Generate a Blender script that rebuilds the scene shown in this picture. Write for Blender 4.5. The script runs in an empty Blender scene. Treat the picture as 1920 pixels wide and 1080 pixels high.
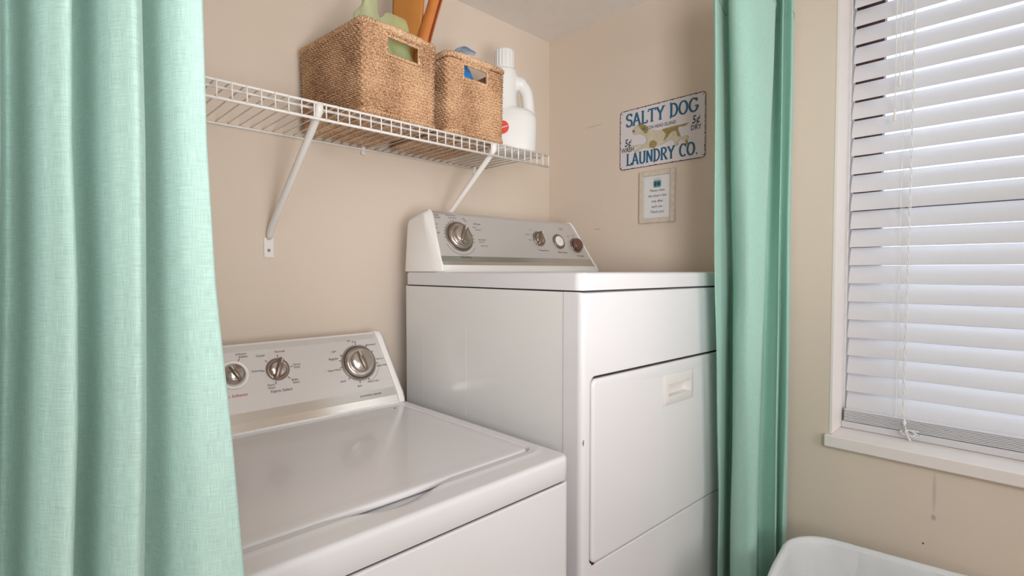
import bpy, bmesh, math, random
import numpy as np
from mathutils import Vector, Matrix, noise
random.seed(4); rng = np.random.default_rng(4)
SC = bpy.context.scene; COL = SC.collection
CZ = 1.28                      # eye height; camera stands at x=0, y=0
PI = math.pi

# ------------------------------------------------------------ camera
cam = bpy.data.objects.new('camera', bpy.data.cameras.new('camera')); COL.objects.link(cam)
cam.data.lens = 18.17; cam.data.sensor_width = 36; cam.data.clip_start = .02
cam.location = (0, 0, CZ)
cam.rotation_euler = (PI/2 - math.atan(32/969), 0, math.radians(45.9 - 90))
SC.camera = cam
# ------------------------------------------------------------ world and light
W = bpy.data.worlds.new('sky'); SC.world = W; W.use_nodes = True
W.node_tree.nodes['Background'].inputs[0].default_value = (.80, .90, 1.0, 1)
W.node_tree.nodes['Background'].inputs[1].default_value = 2.1
def area(name, loc, target, size, power, col, sy=None, spread=180):
    l = bpy.data.lights.new(name, 'AREA'); l.energy = power; l.color = col; l.size = size; l.spread = math.radians(spread)
    if sy: l.shape = 'RECTANGLE'; l.size_y = sy
    o = bpy.data.objects.new(name, l); COL.objects.link(o); o.location = loc
    o.rotation_euler = (Vector(target)-Vector(loc)).to_track_quat('-Z', 'Y').to_euler(); return o
area('overhead_fill', (-.35, -.75, 2.2), (-.35, -.75, 0), .7, 14, (.98, .99, 1))  # unseen fill added overhead for general brightness, no fixture modelled
area('room_light', (.2, -2.5, 1.7), (.72, 1.3, 1.35), 1.2, 26, (.98, .99, 1))
area('closet_fill', (.2, -.35, 1.2), (1.0, 1.05, 1.95), .35, 3.6, (.98, .99, 1), spread=95)  # unseen fill added to lift the closet walls and ceiling
area('left_fill', (-1.2, -1.6, 1.6), (1.3, 1.0, 1.5), .8, 2.6, (.98, .99, 1), spread=60)  # unseen fill added from the left to balance brightness
SC.view_settings.view_transform = 'Standard'; SC.view_settings.look = 'None'
SC.view_settings.exposure = 0.1; SC.view_settings.gamma = 1; SC.view_settings.use_curve_mapping = False

# ------------------------------------------------------------ materials
def lin(c):
    return tuple(((v/255)/12.92 if v/255 <= .04045 else ((v/255+.055)/1.055)**2.4) for v in c) + (1,)
def mat(name, rgb, rough=.5, metal=0, spec=.5, coat=0, var=0, vscale=8, bump=0, bscale=200, bdist=.001, coord='Object', trans=0, alpha=1):
    m = bpy.data.materials.new(name); m.use_nodes = True; nt = m.node_tree; N = nt.nodes; L = nt.links
    b = N['Principled BSDF']; b.inputs['Base Color'].default_value = lin(rgb)
    b.inputs['Roughness'].default_value = rough; b.inputs['Metallic'].default_value = metal
    b.inputs['Specular IOR Level'].default_value = spec; b.inputs['Coat Weight'].default_value = coat
    tc = N.new('ShaderNodeTexCoord')
    if var:
        n = N.new('ShaderNodeTexNoise'); n.inputs['Scale'].default_value = vscale; n.inputs['Detail'].default_value = 5
        L.new(tc.outputs[coord], n.inputs['Vector'])
        r = N.new('ShaderNodeMapRange'); r.inputs[1].default_value = .3; r.inputs[2].default_value = .7
        r.inputs[3].default_value = 1-var; r.inputs[4].default_value = 1+var*.6
        L.new(n.outputs['Fac'], r.inputs[0])
        h = N.new('ShaderNodeHueSaturation'); h.inputs['Color'].default_value = lin(rgb)
        L.new(r.outputs[0], h.inputs['Value']); L.new(h.outputs[0], b.inputs['Base Color'])
    if bump:
        n = N.new('ShaderNodeTexNoise'); n.inputs['Scale'].default_value = bscale; n.inputs['Detail'].default_value = 3
        L.new(tc.outputs[coord], n.inputs['Vector'])
        q = N.new('ShaderNodeBump'); q.inputs['Strength'].default_value = bump; q.inputs['Distance'].default_value = bdist
        L.new(n.outputs['Fac'], q.inputs['Height']); L.new(q.outputs[0], b.inputs['Normal'])
    if trans or alpha < 1:
        out = N['Material Output']; sh = b.outputs[0]
        if trans:
            t = N.new('ShaderNodeBsdfTranslucent'); t.inputs[0].default_value = lin(rgb)
            mx = N.new('ShaderNodeMixShader'); mx.inputs[0].default_value = trans
            L.new(sh, mx.inputs[1]); L.new(t.outputs[0], mx.inputs[2]); sh = mx.outputs[0]
        if alpha < 1:
            t = N.new('ShaderNodeBsdfTransparent'); mx = N.new('ShaderNodeMixShader'); mx.inputs[0].default_value = alpha
            L.new(t.outputs[0], mx.inputs[1]); L.new(sh, mx.inputs[2]); sh = mx.outputs[0]
        L.new(sh, out.inputs[0])
    return m
M = {}
WALLC = (226, 210, 194)
M['wall'] = mat('beige_wall_paint', WALLC, .75, spec=.25, var=.03, vscale=1.7, bump=.25, bscale=260, bdist=.0008)
M['ceil'] = mat('ceiling_paint', (240, 234, 229), .9, spec=.1, var=.02, vscale=30, bump=.2, bscale=90, bdist=.003)
M['floor'] = mat('floor_vinyl', (170, 150, 130), .5, var=.15, vscale=6)
M['trim'] = mat('white_trim_paint', (240, 232, 227), .45, var=.02, vscale=9)
M['enamel'] = mat('white_enamel', (228, 226, 228), .22, coat=.35, var=.012, vscale=3, bump=.03, bscale=25, bdist=.002)
M['enamel_side'] = mat('side_panel_enamel', (232, 231, 229), .28, coat=.3, var=.02, vscale=3, bump=.06, bscale=14, bdist=.003)
M['plastic'] = mat('white_plastic', (238, 234, 230), .35, var=.01)
M['handle'] = mat('handle_plastic', (224, 220, 216), .35)
M['panel'] = mat('satin_silver_panel', (214, 209, 206), .38, metal=.45, spec=.5, coat=.1)
M['strip'] = mat('silver_trim_strip', (205, 202, 196), .22, metal=.85)
M['dark'] = mat('dark_gap', (40, 36, 34), .8)  # dark colour stands in for shade inside panel gaps; also feet and bumper
M['seam'] = mat('grey_seam', (110, 104, 100), .8)
M['chrome'] = mat('satin_chrome', (196, 188, 180), .22, metal=.9)
M['bronze_plastic'] = mat('smoky_brown_knob', (140, 122, 110), .3, metal=.55, coat=.2)
M['redbrown'] = mat('red_brown_knob', (105, 70, 58), .3, coat=.3)
M['ink'] = mat('grey_print', (72, 66, 64), .6)
M['redink'] = mat('red_print', (170, 70, 60), .6)
M['wire'] = mat('white_vinyl_wire', (240, 235, 230), .35, coat=.2)
M['steel'] = mat('zinc_screw', (150, 148, 145), .35, metal=.8)
M['slat'] = mat('white_faux_wood_slat', (240, 239, 242), .4, trans=.22, var=.01)
M['cord'] = mat('white_cord', (240, 238, 236), .7)
M['bronze'] = mat('dark_bronze_frame', (88, 62, 54), .45, metal=.3)
M['jug'] = mat('white_jug_plastic', (243, 241, 238), .38, trans=.12)
M['bluebag'] = mat('blue_printed_plastic', (60, 140, 215), .3, var=.35, vscale=60, trans=.2)
M['paleblue'] = mat('pale_blue_plastic', (222, 234, 250), .35, trans=.6)
M['green'] = mat('pale_green_plastic', (214, 230, 172), .25, trans=.4, alpha=.66, var=.1, vscale=14)
M['paper'] = mat('amber_brown_paper', (200, 132, 62), .6, var=.08, vscale=18, trans=.12)
M['paper2'] = mat('rust_orange_paper', (205, 124, 58), .55, var=.1, vscale=18, trans=.08)
M['rust'] = mat('rust_red_edge', (120, 42, 18), .6)
M['bag'] = mat('white_bin_liner', (238, 240, 240), .5, trans=.25, var=.02, vscale=9, bump=.25, bscale=22, bdist=.006)
M['bin'] = mat('white_bin_plastic', (225, 225, 225), .4)
M['sign'] = mat('printed_tin', (222, 216, 220), .4, var=.03, vscale=22)
M['signedge'] = mat('rusted_rim', (74, 42, 36), .7, var=.2, vscale=60)
M['navy'] = mat('sea_blue_print', (38, 100, 132), .5, var=.18, vscale=60)
M['navy2'] = mat('slate_print', (56, 74, 88), .55)
M['dog'] = mat('cream_print', (205, 196, 172), .6, var=.12, vscale=50)
M['dog2'] = mat('olive_tan_print', (158, 140, 88), .6, var=.25, vscale=60)
M['dogline'] = mat('brown_outline_print', (136, 116, 92), .6)
M['frame'] = mat('whitewashed_wood', (214, 200, 184), .7, var=.12, vscale=60, bump=.4, bscale=120, bdist=.001)
M['card'] = mat('white_card', (226, 224, 226), .6)
M['teal'] = mat('teal_print', (80, 150, 150), .6)

# enamel of the walls: drip stain and fly speck under the window
def add_marks(m):
    nt = m.node_tree; N = nt.nodes; L = nt.links; b = N['Principled BSDF']
    src = b.inputs['Base Color'].links[0].from_socket
    g = N.new('ShaderNodeNewGeometry'); s = N.new('ShaderNodeSeparateXYZ'); L.new(g.outputs['Position'], s.inputs[0])
    def math_(op, a, c=None, d=None):
        n = N.new('ShaderNodeMath'); n.operation = op
        for i, v in enumerate((a, c, d)):
            if v is None: continue
            if isinstance(v, (int, float)): n.inputs[i].default_value = v
            else: L.new(v, n.inputs[i])
        return n.outputs[0]
    def blob(y, z, ry, rz):
        a = math_('DIVIDE', math_('SUBTRACT', s.outputs[1], y), ry); a = math_('MULTIPLY', a, a)
        c = math_('DIVIDE', math_('SUBTRACT', s.outputs[2], z), rz); c = math_('MULTIPLY', c, c)
        return math_('MAXIMUM', math_('SUBTRACT', 1, math_('ADD', a, c)), 0)
    t = math_('MULTIPLY', blob(.178, .735, .005, .06), .22)
    t = math_('ADD', t, math_('MULTIPLY', blob(.178, .672, .006, .009), .45))
    t = math_('ADD', t, math_('MULTIPLY', blob(.197, .60, .003, .003), 1.3))
    t = math_('ADD', t, math_('MULTIPLY', blob(1.22, 1.835, .055, .0022), .35))
    t = math_('ADD', t, math_('MULTIPLY', blob(1.20, 1.44, .022, .0025), .4))
    onx = math_('GREATER_THAN', s.outputs[0], 1.6)
    t = math_('MINIMUM', math_('MULTIPLY', t, onx), 1)
    mx = N.new('ShaderNodeMix'); mx.data_type = 'RGBA'
    L.new(t, mx.inputs[0]); L.new(src, mx.inputs[6]); mx.inputs[7].default_value = lin((95, 78, 66))
    L.new(mx.outputs[2], b.inputs['Base Color'])
add_marks(M['wall'])

def linen(name, rgb, trans, weave, con):
    m = bpy.data.materials.new(name); m.use_nodes = True; nt = m.node_tree; N = nt.nodes; L = nt.links
    b = N['Principled BSDF']; b.inputs['Roughness'].default_value = .85; b.inputs['Specular IOR Level'].default_value = .15
    b.inputs['Sheen Weight'].default_value = .25
    uv = N.new('ShaderNodeTexCoord')
    def stretched(sx, sy, det=4):
        mp = N.new('ShaderNodeMapping'); mp.inputs['Scale'].default_value = (sx, sy, 1)
        L.new(uv.outputs['UV'], mp.inputs[0]); n = N.new('ShaderNodeTexNoise'); n.inputs['Scale'].default_value = 1
        n.inputs['Detail'].default_value = det; L.new(mp.outputs[0], n.inputs['Vector']); return n.outputs['Fac']
    a = stretched(1300*weave, 60, 2); c = stretched(60, 1300*weave, 2); d = stretched(14, 5, 3)
    def mm(op, x, y):
        n = N.new('ShaderNodeMath'); n.operation = op
        for i, v in enumerate((x, y)):
            if isinstance(v, (int, float)): n.inputs[i].default_value = v
            else: L.new(v, n.inputs[i])
        return n.outputs[0]
    w = mm('ADD', a, c)
    v = mm('ADD', mm('MULTIPLY', mm('SUBTRACT', w, 1.0), con), mm('MULTIPLY', mm('SUBTRACT', d, .5), .12))
    v = mm('ADD', v, 1.0)
    h = N.new('ShaderNodeHueSaturation'); h.inputs['Color'].default_value = lin(rgb); L.new(v, h.inputs['Value'])
    L.new(h.outputs[0], b.inputs['Base Color'])
    q = N.new('ShaderNodeBump'); q.inputs['Strength'].default_value = .5; q.inputs['Distance'].default_value = .0006
    L.new(w, q.inputs['Height']); L.new(q.outputs[0], b.inputs['Normal'])
    t = N.new('ShaderNodeBsdfTranslucent'); L.new(h.outputs[0], t.inputs[0])
    mx = N.new('ShaderNodeMixShader'); mx.inputs[0].default_value = trans
    L.new(b.outputs[0], mx.inputs[1]); L.new(t.outputs[0], mx.inputs[2]); L.new(mx.outputs[0], N['Material Output'].inputs[0])
    return m
M['linen'] = linen('seafoam_linen', (192, 224, 215), .2, 1.15, .5)
M['linen2'] = linen('seafoam_linen_smooth', (180, 221, 207), .24, 1.1, .28)

def seagrass(name, rgb):
    m = mat(name, rgb, .7, spec=.25); nt = m.node_tree; N = nt.nodes; L = nt.links; b = N['Principled BSDF']
    tc = N.new('ShaderNodeTexCoord')
    n = N.new('ShaderNodeTexNoise'); n.inputs['Scale'].default_value = 420; n.inputs['Detail'].default_value = 3
    L.new(tc.outputs['Object'], n.inputs['Vector'])
    n2 = N.new('ShaderNodeTexNoise'); n2.inputs['Scale'].default_value = 9; L.new(tc.outputs['Object'], n2.inputs['Vector'])
    r = N.new('ShaderNodeValToRGB'); e = r.color_ramp.elements
    e[0].position = .36; e[0].color = lin((112, 70, 42)); e[1].position = .66; e[1].color = lin((240, 206, 170))
    k = e.new(.5); k.color = lin(rgb)
    a = N.new('ShaderNodeMath'); a.operation = 'MULTIPLY_ADD'; L.new(n2.outputs['Fac'], a.inputs[0]); a.inputs[1].default_value = .35
    L.new(n.outputs['Fac'], a.inputs[2])
    s = N.new('ShaderNodeMath'); s.operation = 'SUBTRACT'; L.new(a.outputs[0], s.inputs[0]); s.inputs[1].default_value = .17
    L.new(s.outputs[0], r.inputs[0]); L.new(r.outputs[0], b.inputs['Base Color'])
    return m
M['grass'] = seagrass('seagrass_cord', (208, 164, 126))
M['glass'] = bpy.data.materials.new('window_glass'); M['glass'].use_nodes = True
_n = M['glass'].node_tree; _t = _n.nodes.new('ShaderNodeBsdfTransparent'); _g = _n.nodes.new('ShaderNodeBsdfGlossy')
_g.inputs['Roughness'].default_value = .02; _x = _n.nodes.new('ShaderNodeMixShader'); _x.inputs[0].default_value = .06
_n.links.new(_t.outputs[0], _x.inputs[1]); _n.links.new(_g.outputs[0], _x.inputs[2])
_n.links.new(_x.outputs[0], _n.nodes['Material Output'].inputs[0])

# ------------------------------------------------------------ helpers
def obj(name, bm, m, parent=None, smooth=False, bevel=0, seg=2):
    bmesh.ops.recalc_face_normals(bm, faces=bm.faces[:])
    me = bpy.data.meshes.new(name); bm.to_mesh(me); bm.free()
    o = bpy.data.objects.new(name, me); COL.objects.link(o)
    for q in (m if isinstance(m, (list, tuple)) else [m]): me.materials.append(M[q])
    if parent: o.parent = parent
    if smooth: me.polygons.foreach_set('use_smooth', [True]*len(me.polygons))
    if smooth and m in ('enamel', 'plastic', 'trim'):
        wn = o.modifiers.new('weighted', 'WEIGHTED_NORMAL'); wn.keep_sharp = True; wn.weight = 90
    if bevel:
        b = o.modifiers.new('bevel', 'BEVEL'); b.width = bevel; b.segments = seg; b.limit_method = 'ANGLE'
        b.angle_limit = math.radians(40); b.harden_normals = True
        me.polygons.foreach_set('use_smooth', [True]*len(me.polygons))
    return o
def npobj(name, V, Fq, m, parent=None, smooth=True, uv=None):
    me = bpy.data.meshes.new(name); me.from_pydata([tuple(v) for v in V], [], [tuple(f) for f in Fq]); me.update()
    o = bpy.data.objects.new(name, me); COL.objects.link(o); me.materials.append(M[m])
    if parent: o.parent = parent
    if smooth: me.polygons.foreach_set('use_smooth', [True]*len(me.polygons))
    if uv is not None:
        l = me.uv_layers.new(name='UVMap'); idx = np.empty(len(me.loops), dtype=np.int32); me.loops.foreach_get('vertex_index', idx)
        l.data.foreach_set('uv', np.asarray(uv)[idx].ravel())
    return o
def tag(o, label, cat=None, group=None, kind=None):
    o['label'] = label
    if cat: o['category'] = cat
    if group: o['group'] = group
    if kind: o['kind'] = kind
    return o
def thing(name, label, cat, loc, rz=0, group=None):
    o = bpy.data.objects.new(name, None); COL.objects.link(o); o.location = loc; o.rotation_euler = (0, 0, rz)
    o.empty_display_size = .05
    return tag(o, label, cat, group)
def struct(o): o['kind'] = 'structure'; return o
def box(bm, x0, x1, y0, y1, z0, z1):
    v = [bm.verts.new(p) for p in ((x0,y0,z0),(x1,y0,z0),(x1,y1,z0),(x0,y1,z0),(x0,y0,z1),(x1,y0,z1),(x1,y1,z1),(x0,y1,z1))]
    for f in ((0,3,2,1),(4,5,6,7),(0,1,5,4),(1,2,6,5),(2,3,7,6),(3,0,4,7)): bm.faces.new([v[i] for i in f])
    return v
def loft(bm, loops, c0=True, c1=True, closed=True):
    rows = [[bm.verts.new(p) for p in l] for l in loops]; n = len(rows[0])
    for a, b in zip(rows[:-1], rows[1:]):
        for i in range(n if closed else n-1):
            j = (i+1) % n; bm.faces.new((a[i], a[j], b[j], b[i]))
    if c0: bm.faces.new(rows[0][::-1])
    if c1: bm.faces.new(rows[-1])
    return rows
def rr(x0, x1, y0, y1, r, k=5):
    pts = []
    rs = r if isinstance(r, (list, tuple)) else [r]*4
    for (cx, cy, a), q in zip(((x1, y1, 0), (x0, y1, PI/2), (x0, y0, PI), (x1, y0, 1.5*PI)), rs):
        q = max(q, 1e-5)
        ox = cx-q if cx == x1 else cx+q; oy = cy-q if cy == y1 else cy+q
        for i in range(k+1):
            t = a+PI/2*i/k; pts.append((ox+q*math.cos(t), oy+q*math.sin(t)))
    return pts
def slab_loops(x0, x1, y0, y1, r, prof, axis='z', k=5):
    """prof: (inset, height) pairs; axis z: (x,y,h), axis y: rect in x,z and h along y"""
    out = []
    for ins, h in prof:
        l = rr(x0+ins, x1-ins, y0+ins, y1-ins, max(r-ins, .0004), k)
        out.append([(a, b, h) if axis == 'z' else (a, h, b) for a, b in l])
    return out
def frames(pts):
    P = [Vector(p) for p in pts]; out = []; n = len(P); up = Vector((0, 0, 1))
    t0 = (P[1]-P[0]).normalized()
    if abs(t0.dot(up)) > .9: up = Vector((1, 0, 0))
    u = t0.cross(up).normalized()
    for i in range(n):
        t = (P[min(i+1, n-1)]-P[max(i-1, 0)]).normalized()
        u = (u - t*u.dot(t)).normalized(); out.append((P[i], u, t.cross(u)))
    return out
def tube(bm, pts, r, seg=8, cap=True, sx=1, sy=1):
    fr = frames(pts); rad = r if isinstance(r, (list, tuple)) else [r]*len(fr)
    loops = [[tuple(p + u*math.cos(2*PI*k/seg)*q*sx + w*math.sin(2*PI*k/seg)*q*sy) for k in range(seg)] for (p, u, w), q in zip(fr, rad)]
    loft(bm, loops, cap, cap)
def rope(bm, pts, r, seg=14, pitch=.011, amp=.28, strands=2, step=.0016):
    P = [Vector(p) for p in pts]; Q = []; S = []; s = 0
    for a, b in zip(P[:-1], P[1:]):
        d = (b-a).length; n = max(1, int(d/step))
        for i in range(n): Q.append(a.lerp(b, i/n)); S.append(s+d*i/n)
        s += d
    Q.append(P[-1]); S.append(s); fr = frames(Q); loops = []
    for (p, u, w), t in zip(fr, S):
        l = []
        for k in range(seg):
            th = 2*PI*k/seg; m = abs(math.sin(strands*.5*th - PI*t/pitch*1.0))
            q = r*(1-amp+amp*1.25*m) + r*.12*noise.noise(Vector((t*160, math.cos(th)*2, math.sin(th)*2)))
            l.append(tuple(p + u*math.cos(th)*q + w*math.sin(th)*q))
        loops.append(l)
    loft(bm, loops)
def catmull(P, n=8, closed=False):
    P = [np.array(p, float) for p in P]; out = []; N_ = len(P)
    for i in range(N_ if closed else N_-1):
        if closed: a, b, c, d = P[(i-1) % N_], P[i], P[(i+1) % N_], P[(i+2) % N_]
        else: a, b, c, d = P[max(i-1, 0)], P[i], P[i+1], P[min(i+2, N_-1)]
        for k in range(n):
            t = k/n; out.append(.5*((2*b)+(-a+c)*t+(2*a-5*b+4*c-d)*t*t+(-a+3*b-3*c+d)*t**3))
    if not closed: out.append(P[-1])
    return out
def copy(o, parent=None):
    c = o.copy(); COL.objects.link(c)
    if parent: c.parent = parent
    return c
def copy_tree(o, parent=None):
    c = copy(o, parent)
    for ch in list(o.children): copy_tree(ch, c)
    return c
def text_bm(bm, s, size, mtx, align='CENTER', font_shear=0, bold=0):
    cu = bpy.data.curves.new('t', 'FONT'); cu.body = s; cu.size = size; cu.align_x = align; cu.align_y = 'CENTER'
    cu.shear = font_shear; cu.offset = bold; cu.resolution_u = 2
    o = bpy.data.objects.new('t', cu); COL.objects.link(o)
    me = bpy.data.meshes.new_from_object(o.evaluated_get(bpy.context.evaluated_depsgraph_get()))
    me.transform(mtx); bm.from_mesh(me)
    bpy.data.objects.remove(o); bpy.data.curves.remove(cu); bpy.data.meshes.remove(me)

# ------------------------------------------------------------ room
YB, XR, HC = 1.45, 1.62, 2.223
WY0, WY1, WZ0, WZ1 = -.56, .407, .80, 2.12
bm = bmesh.new(); box(bm, -2.3, XR+.22, -2.8, YB+.1, -.1, 0); struct(obj('floor', bm, 'floor'))
bm = bmesh.new(); box(bm, -2.3, XR+.22, -2.8, YB+.1, HC, HC+.1); struct(obj('ceiling', bm, 'ceil'))
bm = bmesh.new(); box(bm, -2.3, XR+.22, YB, YB+.1, 0, HC); struct(obj('wall_back', bm, 'wall'))
bm = bmesh.new(); box(bm, -2.4, -2.3, -2.8, YB+.1, 0, HC); struct(obj('wall_left', bm, 'wall'))
bm = bmesh.new(); box(bm, -2.3, XR+.22, -2.9, -2.8, 0, HC); struct(obj('wall_front', bm, 'wall'))
bm = bmesh.new(); box(bm, -.24, -.14, .58, YB, 0, HC); struct(obj('wall_closet', bm, 'wall'))
bm = bmesh.new()
ins = [bm.verts.new(p) for p in ((XR, -2.8, 0), (XR, YB, 0), (XR, YB, HC), (XR, -2.8, HC), (XR, WY0, WZ0), (XR, WY1, WZ0), (XR, WY1, WZ1), (XR, WY0, WZ1))]
out = [bm.verts.new((XR+.2, v.co.y, v.co.z)) for v in ins]
for S in (ins, out):
    for q in ((0, 1, 5, 4), (1, 2, 6, 5), (2, 3, 7, 6), (3, 0, 4, 7)): bm.faces.new([S[i] for i in q])
for a, b in ((4, 5), (5, 6), (6, 7), (7, 4), (0, 1), (1, 2), (2, 3), (3, 0)): bm.faces.new((ins[a], ins[b], out[b], out[a]))
struct(obj('wall_right', bm, 'wall'))
for nm, (x0, x1, y0, y1) in {'baseboard_right': (XR-.014, XR, -2.8, .60), 'baseboard_front': (-2.3, XR-.014, -2.8, -2.786), 'baseboard_left': (-2.3, -2.286, -2.786, YB)}.items():
    bm = bmesh.new(); box(bm, x0, x1, y0, y1, 0, .09); struct(obj(nm, bm, 'trim', bevel=.004))

# window: sash, pane, plaster reveals, sill
win = bpy.data.objects.new('window_1', None); COL.objects.link(win); win.location = (XR, 0, WZ0); struct(win)
def inwin(bm): bmesh.ops.translate(bm, verts=bm.verts[:], vec=(-XR, 0, -WZ0)); return bm
for y0, y1 in ((WY1-.006, WY1), (WY0, WY0+.006)):
    bm = bmesh.new(); box(bm, XR-.001, XR+.17, y0, y1, WZ0+.03, WZ1); obj('reveal', inwin(bm), 'trim', win)
bm = bmesh.new(); box(bm, XR-.001, XR+.17, WY0, WY1, WZ1-.006, WZ1); obj('reveal', inwin(bm), 'trim', win)
bm = bmesh.new(); box(bm, XR-.016, XR+.17, WY0-.01, WY1+.01, WZ0-.004, WZ0+.029); obj('window_sill', inwin(bm), 'trim', win, bevel=.004)
fx0, fx1 = XR+.168, XR+.20
for a in ((WY1-.075, WY1, WZ0, WZ1), (WY0, WY0+.07, WZ0, WZ1)):
    bm = bmesh.new(); box(bm, fx0, fx1, a[0], a[1], a[2], a[3])
    box(bm, fx0-.006, fx0, a[0]+.045, a[0]+.048, a[2], a[3]); obj('window_frame', inwin(bm), 'bronze', win, bevel=.002)
for z0, z1 in ((WZ0, WZ0+.07), (WZ1-.05, WZ1), (1.44, 1.48)):
    bm = bmesh.new(); box(bm, fx0+.002, fx1, WY0+.07, WY1-.075, z0, z1); obj('window_rail', inwin(bm), 'bronze', win, bevel=.002)
for z0, z1 in ((WZ0+.07, 1.44), (1.48, WZ1-.05)):
    bm = bmesh.new(); box(bm, fx0+.014, fx0+.018, WY0+.07, WY1-.075, z0, z1); obj('window_pane', inwin(bm), 'glass', win)

# ------------------------------------------------------------ blind
BX = 1.738; by0, by1 = WY0+.012, WY1-.014; SW = .0545
blind = thing('venetian_blind', 'white slatted venetian blind in the window above the bin', 'blind', (BX, 0, WZ0+.03))
def bz(z): return z-(WZ0+.03)
def slat_mesh():
    bm = bmesh.new(); n = 8; top = []; bot = []
    for i in range(n+1):
        t = i/n-.5; c = .0035*(1-4*t*t); top.append((t*SW, c+.0013)); bot.append((t*SW, c-.0013))
    prof = top+bot[::-1]
    loft(bm, [[(x, y, z) for x, z in prof] for y in (by0, by1)]); return bm
s0 = None; tilt = math.radians(-68.5); zs = []
z = 2.045
while z > .895: zs.append(z); z -= .0517
for z in zs:
    if s0 is None: s0 = obj('slat', slat_mesh(), 'slat', blind, smooth=False, bevel=.0008, seg=1); o = s0
    else: o = copy(s0, blind)
    o.location = (0, random.uniform(-.0008, .0008), bz(z)); o.rotation_euler = (0, tilt, 0)
for i in range(8):
    o = copy(s0, blind); o.location = (0, random.uniform(-.001, .001), bz(.8525+i*.0042)); o.rotation_euler = (0, 0, 0)
bm = bmesh.new(); box(bm, -.027, .027, by0-.002, by1+.008, bz(.8295), bz(.849)); obj('bottom_rail', bm, 'slat', blind, bevel=.003)
bm = bmesh.new(); box(bm, -.03, .03, by0, by1+.006, bz(2.072), bz(2.112)); obj('headrail', bm, 'plastic', blind, bevel=.002)
bm = bmesh.new(); box(bm, -.034, .03, by1-.006, by1+.012, bz(2.066), bz(2.113)); obj('headrail_bracket', bm, 'steel', blind, bevel=.001)
for y in (.395, .274, -.06, -.40):
    bm = bmesh.new()
    for dx in (-.0215, .0225): tube(bm, [(dx, y, bz(2.075)), (dx, y, bz(.845))], .0007, 5)
    if y < .39: tube(bm, [(0, y, bz(2.075)), (0, y, bz(.845))], .0008, 5)
    obj('ladder_cord', bm, 'cord', blind)
# tilt cords ending in small tassels
for y, ze in ((.290, 1.71), (.281, 1.80)):
    bm = bmesh.new(); tube(bm, [(-.036, y, bz(2.09)), (-.037, y, bz(ze+.3)), (-.036, y, bz(ze))], .0011, 6); c = obj('tilt_cord', bm, 'cord', blind, smooth=True)
    bm = bmesh.new(); tube(bm, [(-.036, y, bz(ze+.002)), (-.036, y, bz(ze-.012)), (-.036, y, bz(ze-.03))], [.0012, .003, .0038], 8); obj('tassel', bm, 'plastic', c, smooth=True)
pc = bmesh.new()
for ph in (0, PI):
    tube(pc, [(-.040+.0017*math.cos(ph+i*.55), .253+.0022*math.sin(ph+i*.55)-.002*math.sin(i*.021), bz(2.09-i*.0052)) for i in range(232)], .0012, 5)
pull = obj('pull_cord', pc, 'cord', blind, smooth=True)
bm = bmesh.new(); tube(bm, [(-.040, .252, bz(.885)), (-.040, .252, bz(.877)), (-.04, .252, bz(.868))], [.001, .0042, .002], 8); obj('cord_knot', bm, 'cord', pull, smooth=True)
bm = bmesh.new(); rr_ = random.Random(3)
for k in range(5):
    c = (-.036, .248+rr_.uniform(-.016, .016), bz(.850)); R = rr_.uniform(.006, .013)
    pts = [(c[0]-.003*abs(math.sin(t*1.7)), c[1]+R*1.4*math.cos(t+k), c[2]+R*.75*math.sin(t+k)) for t in np.linspace(0, 5.6, 26)]
    tube(bm, pts, .0012, 5)
tube(bm, [(-.04, .25, bz(.868)), (-.042, .247, bz(.85)), (-.04, .243, bz(.838)), (-.041, .238, bz(.831))], [.0013, .0014, .0016, .003], 6)
obj('cord_coil', bm, 'cord', pull, smooth=True)

# ------------------------------------------------------------ washer
ZW = .912
def fprof(pr): return pr
def console(parent, W_, prof, inset, capw=.032, zref=0):
    """prof: (y,z) from back bottom up over the ridge and down the face; ends lean in by inset at the ridge"""
    zmax = max(z for _, z in prof)
    def lean(z, side=1): return inset[0 if side > 0 else 1]*max(0, (z-zref)/(zmax-zref))
    def sect(x, side, grow=0, push=0):
        l = []
        for i, (y, z) in enumerate(prof):
            g = grow; l.append((x + side*lean(z, side), y-(g if i > 2 else -0), z+(g if z > .02 and i > 0 else 0)))
        return l
    bm = bmesh.new(); loft(bm, [sect(capw, 1), sect(W_-capw, -1)]); body = obj('control_console', bm, 'plastic', parent)
    for side, x in ((1, 0), (-1, W_)):
        bm = bmesh.new()
        a = sect(x+side*.016, side, .004); b_ = sect(x, side, .0); c_ = sect(x+side*capw, side, .004)
        # outer end drawn back to chamfer the corner
        b2 = []
        for i, (px, y, z) in enumerate(b_): b2.append((px, y+(0, 0, 0, 0, .003, .008, .014, .018, .02, .02, .02)[i], z-(.008 if z > .03 else 0)))
        loft(bm, [b2, a, c_]); obj('end_cap', bm, 'plastic', parent, bevel=.004, seg=3)
    return lean
def face_mtx(p0, p1):
    v = (Vector(p1)-Vector(p0)).normalized(); u = Vector((1, 0, 0)); n = u.cross(v)
    m = Matrix((u, v, n)).transposed().to_4x4(); m.translation = Vector(p0); return m
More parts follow.
